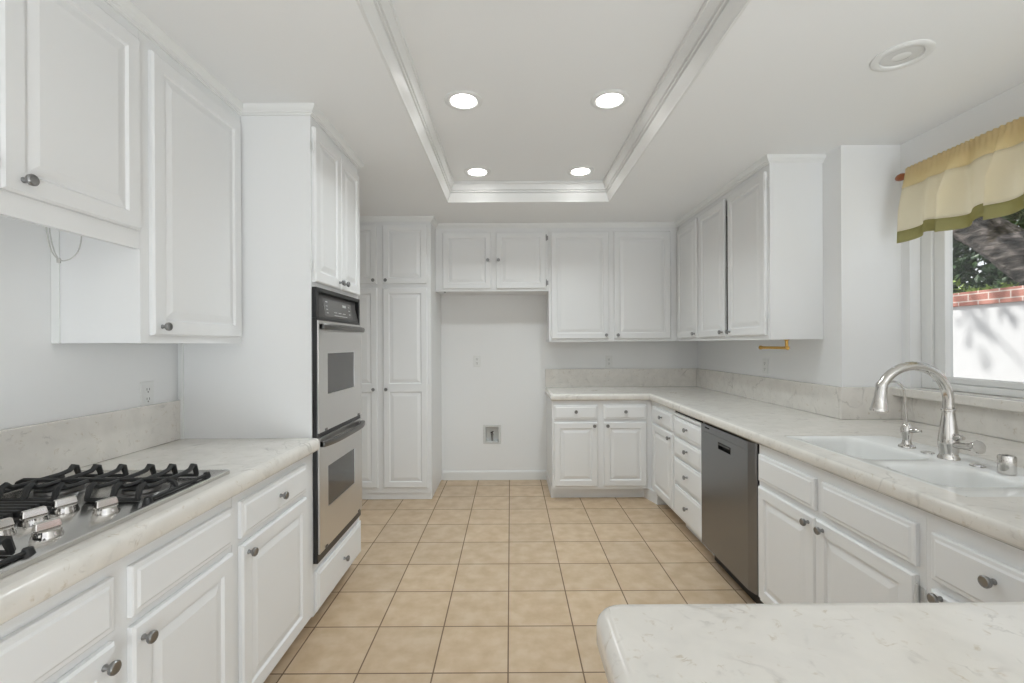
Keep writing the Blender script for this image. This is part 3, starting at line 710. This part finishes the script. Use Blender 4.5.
# paper towel holder
g = thing('paper_towel_holder', 'empty brass paper towel holder mounted beneath the right wall cabinet', 'towel holder', (1.675, 2.78, 1.353))
q = MB().lathe([(.0001, 0), (.016, 0), (.015, .004), (.009, .006), (.009, .05), (.0001, .05)], (1.675, 2.76, 1.3525), '-Z', 14); q.build('post', M['brass'], g, 40)
MB().lathe([(.0001, 0), (.011, 0), (.013, .004), (.011, .009), (.0092, .011), (.0092, .285), (.011, .288), (.0135, .294), (.0135, .302), (.010, .307), (.0001, .308)], (1.675, 2.747, 1.302), 'Y', 14).build('rod', M['brass'], g, 40)

# ------------------------------------------------------------------ outlets and water box
def outlet(face, plane, a, b, label, group=None):
    F = FACE[face]; g = thing('wall_outlet', label, 'outlet', F(plane, a, b-.057, 0), group)
    q = MB()
    def rect(w, h, d, cb=0): return [F(plane, a-w, b+cb-h, d), F(plane, a+w, b+cb-h, d), F(plane, a+w, b+cb+h, d), F(plane, a-w, b+cb+h, d)]
    q.rings([rect(.035, .057, .0003), rect(.035, .057, .003), rect(.032, .054, .005)]); q.build('cover_plate', M['plastic'], g)
    for s in (.02, -.02):
        q = MB().rings([rect(.0165, .0145, .0051, s), rect(.0165, .0145, .0065, s), rect(.015, .013, .007, s)]); r = q.build('receptacle', M['plastic'], g)
        q = MB()
        for dx, w, h, dz in ((-.0065, .0016, .005, .003), (.0065, .0016, .005, .003), (0, .003, .003, -.008)):
            q.rings([[F(plane, a+dx-w, b+s+dz-h, .0068), F(plane, a+dx+w, b+s+dz-h, .0068), F(plane, a+dx+w, b+s+dz+h, .0068), F(plane, a+dx-w, b+s+dz+h, .0068)],
                     [F(plane, a+dx-w, b+s+dz-h, .0075), F(plane, a+dx+w, b+s+dz-h, .0075), F(plane, a+dx+w, b+s+dz+h, .0075), F(plane, a+dx-w, b+s+dz+h, .0075)]])
        q.build('slot', M['slot'], r)
outlet('E', XL, 1.912, 1.130, 'white wall outlet above the left backsplash near the oven tower')
outlet('S', YB, -.329, 1.168, 'white wall outlet on the bare wall of the refrigerator space')
outlet('S', YB, .967, 1.158, 'white wall outlet above the back wall backsplash')
outlet('W', XR, 3.287, 1.165, 'white wall outlet on right wall behind the brass towel holder')
g = thing('water_supply_box', 'recessed white icemaker water box low on the refrigerator wall', 'water box', (-.186, YB, .354))
q = MB(); o0, o1, z0, z1 = -.273, -.097, .354, .540
q.box(o0, YB-.006, z0, BX0, YB-.0005, z1).box(BX1, YB-.006, z0, o1, YB-.0005, z1).box(BX0, YB-.006, z0, BX1, YB-.0005, BZ0).box(BX0, YB-.006, BZ1, BX1, YB-.0005, z1)
bevel(q.build('flange', M['flange'], g), .003)
q = MB(); t = .003
q.box(BX0+.0005, YB+.064, BZ0+.0005, BX1-.0005, YB+.068, BZ1-.0005).box(BX0+.0005, YB, BZ0+.0005, BX0+t, YB+.064, BZ1-.0005).box(BX1-t, YB, BZ0+.0005, BX1-.0005, YB+.064, BZ1-.0005)
q.box(BX0+t, YB, BZ0+.0005, BX1-t, YB+.064, BZ0+t).box(BX0+t, YB, BZ1-t, BX1-t, YB+.064, BZ1-.0005)
q.build('box_liner', M['grey'], g)
q = MB().lathe([(.0001, 0), (.009, 0), (.009, .05), (.013, .052), (.013, .07), (.007, .072), (.007, .082), (.0001, .083)], (-.186, YB+.03, BZ0+.0035), 'Z', 12)
v = q.build('valve', M['nickel'], g, 40)
MB().tube([(-.186, YB+.03, .458), (-.186, YB+.012, .458)], .006, 8).tube([(-.20, YB+.01, .46), (-.172, YB+.01, .474)], .005, 8).build('valve_handle', M['black'], v, 50)

# ------------------------------------------------------------------ ceiling lights
def downlight(x, y, z, lit, label):
    g = thing('recessed_light', label, 'ceiling light', (x, y, z-.004), None)
    MB().lathe([(.066, -.0005), (.0965, -.0005), (.0965, -.004), (.092, -.0075), (.076, -.009), (.068, -.006), (.066, -.0005)], (x, y, z), n=40).build('trim_ring', M['trim'], g, 40)
    return g
LX = (-.232, .512); LY = (2.32, 3.28); nm = {(0, 0): 'nearer left', (1, 0): 'nearer right', (0, 1): 'farther left', (1, 1): 'farther right'}
for i, x in enumerate(LX):
    for j, y in enumerate(LY):
        g = downlight(x, y, TRAY, True, 'lit round recessed light in the ceiling tray, %s one of four' % nm[i, j])
        g['group'] = 'lit recessed lights in the ceiling tray'
        MB().lathe([(.0001, -.0055), (.050, -.005), (.0575, -.003), (.0645, -.0005), (.0001, -.0005)], (x, y, TRAY), n=36).build('lens', M['lens'], g, 40)
        lamp = light('recessed_lamp', 'AREA', (x, y, TRAY-.0105), (0, 0, 0), 3.2, (.11, .11), (.86, .955, 1)); lamp.data.shape = 'DISK'; lamp.data.spread = math.radians(122)
g = downlight(1.503, 1.742, CEIL, False, 'unlit round recessed light in the ceiling near the window')
MB().lathe([(.0001, -.0035), (.02, -.004), (.045, -.003), (.06, -.0015), (.0655, -.0005), (.0001, -.0004)], (1.503, 1.742, CEIL), n=36).build('reflector', M['bulb'], g, 40)
MB().lathe([(.0001, -.009), (.015, -.0085), (.026, -.006), (.030, -.0042), (.0001, -.0036)], (1.503, 1.742, CEIL), n=24).build('bulb', M['porcelain'], g, 60)

# ------------------------------------------------------------------ curtain valance and rod
CX, CZ = 2.09, 2.214
g = thing('curtain_rod', 'curtain rod with turned reddish-brown wooden finial above the sink window', 'curtain rod', (CX, 1.7, CZ))
MB().lathe([(.0001, 0), (.011, 0), (.011, 1.487), (.0001, 1.487)], (CX, .90, CZ), 'Y', 14).build('pole', M['wood'], g, 40)
MB().lathe([(.0001, 0), (.013, 0), (.014, .006), (.009, .010), (.0105, .016), (.017, .028), (.0195, .040), (.018, .055), (.012, .068), (.0001, .074)], (CX, 2.387, CZ), 'Y', 18).build('finial', M['wood'], g, 60)
for y in (2.36, .94): MB().tube([(CX+.005, y, CZ+.012), (CX+.04, y, CZ+.014), (XW-.001, y, CZ+.014)], .006, 8).build('bracket', M['wood'], g, 50)
rnd = random.Random(3)
NYC = 260; Y0c, Y1c = .93, 2.375; LEN = Y1c-Y0c
ph = [(rnd.uniform(7, 16), rnd.uniform(0, 6.28), rnd.uniform(.5, 1.0)) for _ in range(4)]
def curt(t, s):
    """t along the rod (0 near .. 1 far), s 0 top .. 1 bottom"""
    w = 2*PI*t*7.2+.9*math.sin(2*PI*t*1.7)+.9; big = math.sin(w+.75*math.sin(w)) + .40*math.sin(2*PI*t*12.3+1.3) + .16*math.sin(2*PI*t*21+2.0)
    big *= min(1, .3+4.5*(1-t)); gath = math.sin(2*PI*t*62+1.8*math.sin(2*PI*t*5))
    k = min(1, max(0, (s-.05)/.5)); top = max(0, 1-s/.22)
    x = CX-.024-(.0028*gath*top)-(.036*big*k)-.018*k
    yc = Y0c+LEN*t+.03*s*(t-.3)
    y = yc+.028*k*math.cos(w)*min(1, 6*t, 4*(1-t))
    z = 2.240-s*(.377+.012*math.sin(w+1)) + (.0025*gath*max(0, 1-s*12))
    return (x, y, z)
va = thing('curtain_valance', 'cream and yellow gathered curtain valance with olive hem over the sink window', 'curtain', (CX-.03, 1.7, 1.86))
def strip(s0, s1, nm, m, n=8, extra=0):
    vs, fs = [], []
    for k in range(n+1):
        for i in range(NYC+1):
            p = curt(i/NYC, s0+(s1-s0)*k/n); vs.append((p[0]-extra, p[1], p[2]))
    for k in range(n):
        for i in range(NYC): a = k*(NYC+1)+i; fs.append((a, a+1, a+NYC+2, a+NYC+1))
    o = MB().add(vs, fs).build(nm, m, va, 80)
    sd = o.modifiers.new('thickness', 'SOLIDIFY'); sd.thickness = .0015; sd.offset = 0
    return o
strip(0, .27, 'header', M['yellow'], 8); strip(.27, .845, 'panel', M['cream'], 12); strip(.845, 1, 'hem_band', M['olive'], 4)
vs, fs = [], []
for i in range(NYC+1):
    t = i/NYC; p = curt(t, 0); b = 2*CX-curt(t, .0)[0]
    vs += [p, (CX, p[1], p[2]-.003), (CX+.022, p[1], CZ), (CX+.016, p[1], CZ-.03), (CX-.018, p[1], CZ-.045)]
for i in range(NYC):
    for k in range(4): a = i*5+k; fs.append((a, a+1, a+6, a+5))
MB().add(vs, fs).build('rod_pocket', M['yellow'], va, 80)

# ------------------------------------------------------------------ the garden outside
struct(MB().box(2.31, -4, -.25, 14, 14, -.12).build('ground', M['earth']))
g = thing('garden_wall', 'white stucco garden wall capped with red brick outside the window', 'wall', (5.1, 5, -.12))
MB().box(5.0, -3, -.1195, 5.2, 12, 1.725).build('wall_body', M['stucco'], g)
bevel(MB().box(4.965, -3, 1.7255, 5.235, 12, 1.875).build('brick_cap', M['brick'], g), .006)
tr = thing('tree', 'big leaning tree trunk with rough grey bark beyond the garden wall', 'tree', (6.5, 3.4, -.12))
q = MB(); TPTS = [(6.5, 3.3, -.115), (6.5, 3.6, .5), (6.5, 4.15, 1.1), (6.5, 5.0, 1.76), (6.5, 5.76, 2.41), (6.5, 6.7, 3.25), (6.45, 7.7, 4.3), (6.3, 8.4, 5.6)]
TR = [.42, .36, .31, .27, .25, .23, .20, .15]
fine = []; fr = []
for k in range(len(TPTS)-1):
    for j in range(6):
        t = j/6; fine.append(Vector(TPTS[k]).lerp(Vector(TPTS[k+1]), t)); fr.append((TR[k]*(1-t)+TR[k+1]*t)*(1+rnd.uniform(-.05, .05)))
fine.append(Vector(TPTS[-1])); fr.append(TR[-1])
q.tube(fine, fr, 18)
q.tube([(6.5, 6.6, 3.15), (5.6, 6.3, 3.75), (4.6, 6.0, 3.9), (3.4, 5.8, 3.7), (2.9, 5.4, 3.6)], [.10, .05, .03, .018, .01], 8)
q.build('trunk', M['bark'], tr, 70)
def leaves(name, m, parent, blobs, size, seed):
    r = random.Random(seed); q = MB()
    for (c, rad, n) in blobs:
        for _ in range(n):
            while True:
                d = Vector((r.uniform(-1, 1), r.uniform(-1, 1), r.uniform(-1, 1)))
                if d.length < 1: break
            p = Vector((c[0]+d.x*rad[0], c[1]+d.y*rad[1], c[2]+d.z*rad[2]))
            u = Vector((r.gauss(0, 1), r.gauss(0, 1), r.gauss(0, .7))).normalized(); w = u.orthogonal().normalized()
            w = (Matrix.Rotation(r.uniform(0, 6.28), 3, u) @ w); nn = u.cross(w)
            L = size*r.uniform(.6, 1.3); T = L*.38
            q.add([p-u*L, p-u*L*.2+w*T+nn*L*.08, p+u*L, p-u*L*.2-w*T+nn*L*.08], [(0, 1, 2), (0, 2, 3)])
    return q.build(name, m, parent)
leaves('foliage', M['leaf'], tr, [((3.3, 5.75, 3.55), (.30, .16, .28), 34), ((3.7, 5.25, 3.45), (.16, .14, .32), 26), ((6.3, 8.2, 5.6), (1.6, 1.6, 1.0), 900)], .07, 5)
sb = thing('hedge', 'dense dark green hedge growing behind the brick-capped garden wall', 'hedge', (8.0, 6.5, -.12))
MB().tube([(8.0, 6.0, -.115), (8.0, 6.1, 2.5)], [.06, .03], 8).build('stem', M['bark'], sb)
leaves('foliage', M['leaf'], sb, [((7.9, 5.2+k*1.25, 2.3+.25*(k % 2)), (.8, 1.0, 1.9), 3300) for k in range(5)], .092, 11)
sc = thing('shrub', 'low light-green shrub peeking over the garden wall', 'shrub', (5.6, 5.6, -.12))
MB().tube([(5.6, 5.6, -.115), (5.6, 5.6, 1.7)], [.03, .015], 8).build('stem', M['bark'], sc)
leaves('foliage', M['leaf2'], sc, [((5.6, 5.3, 1.80), (.25, .7, .20), 420), ((5.75, 6.1, 1.85), (.25, .5, .3), 300)], .055, 17)
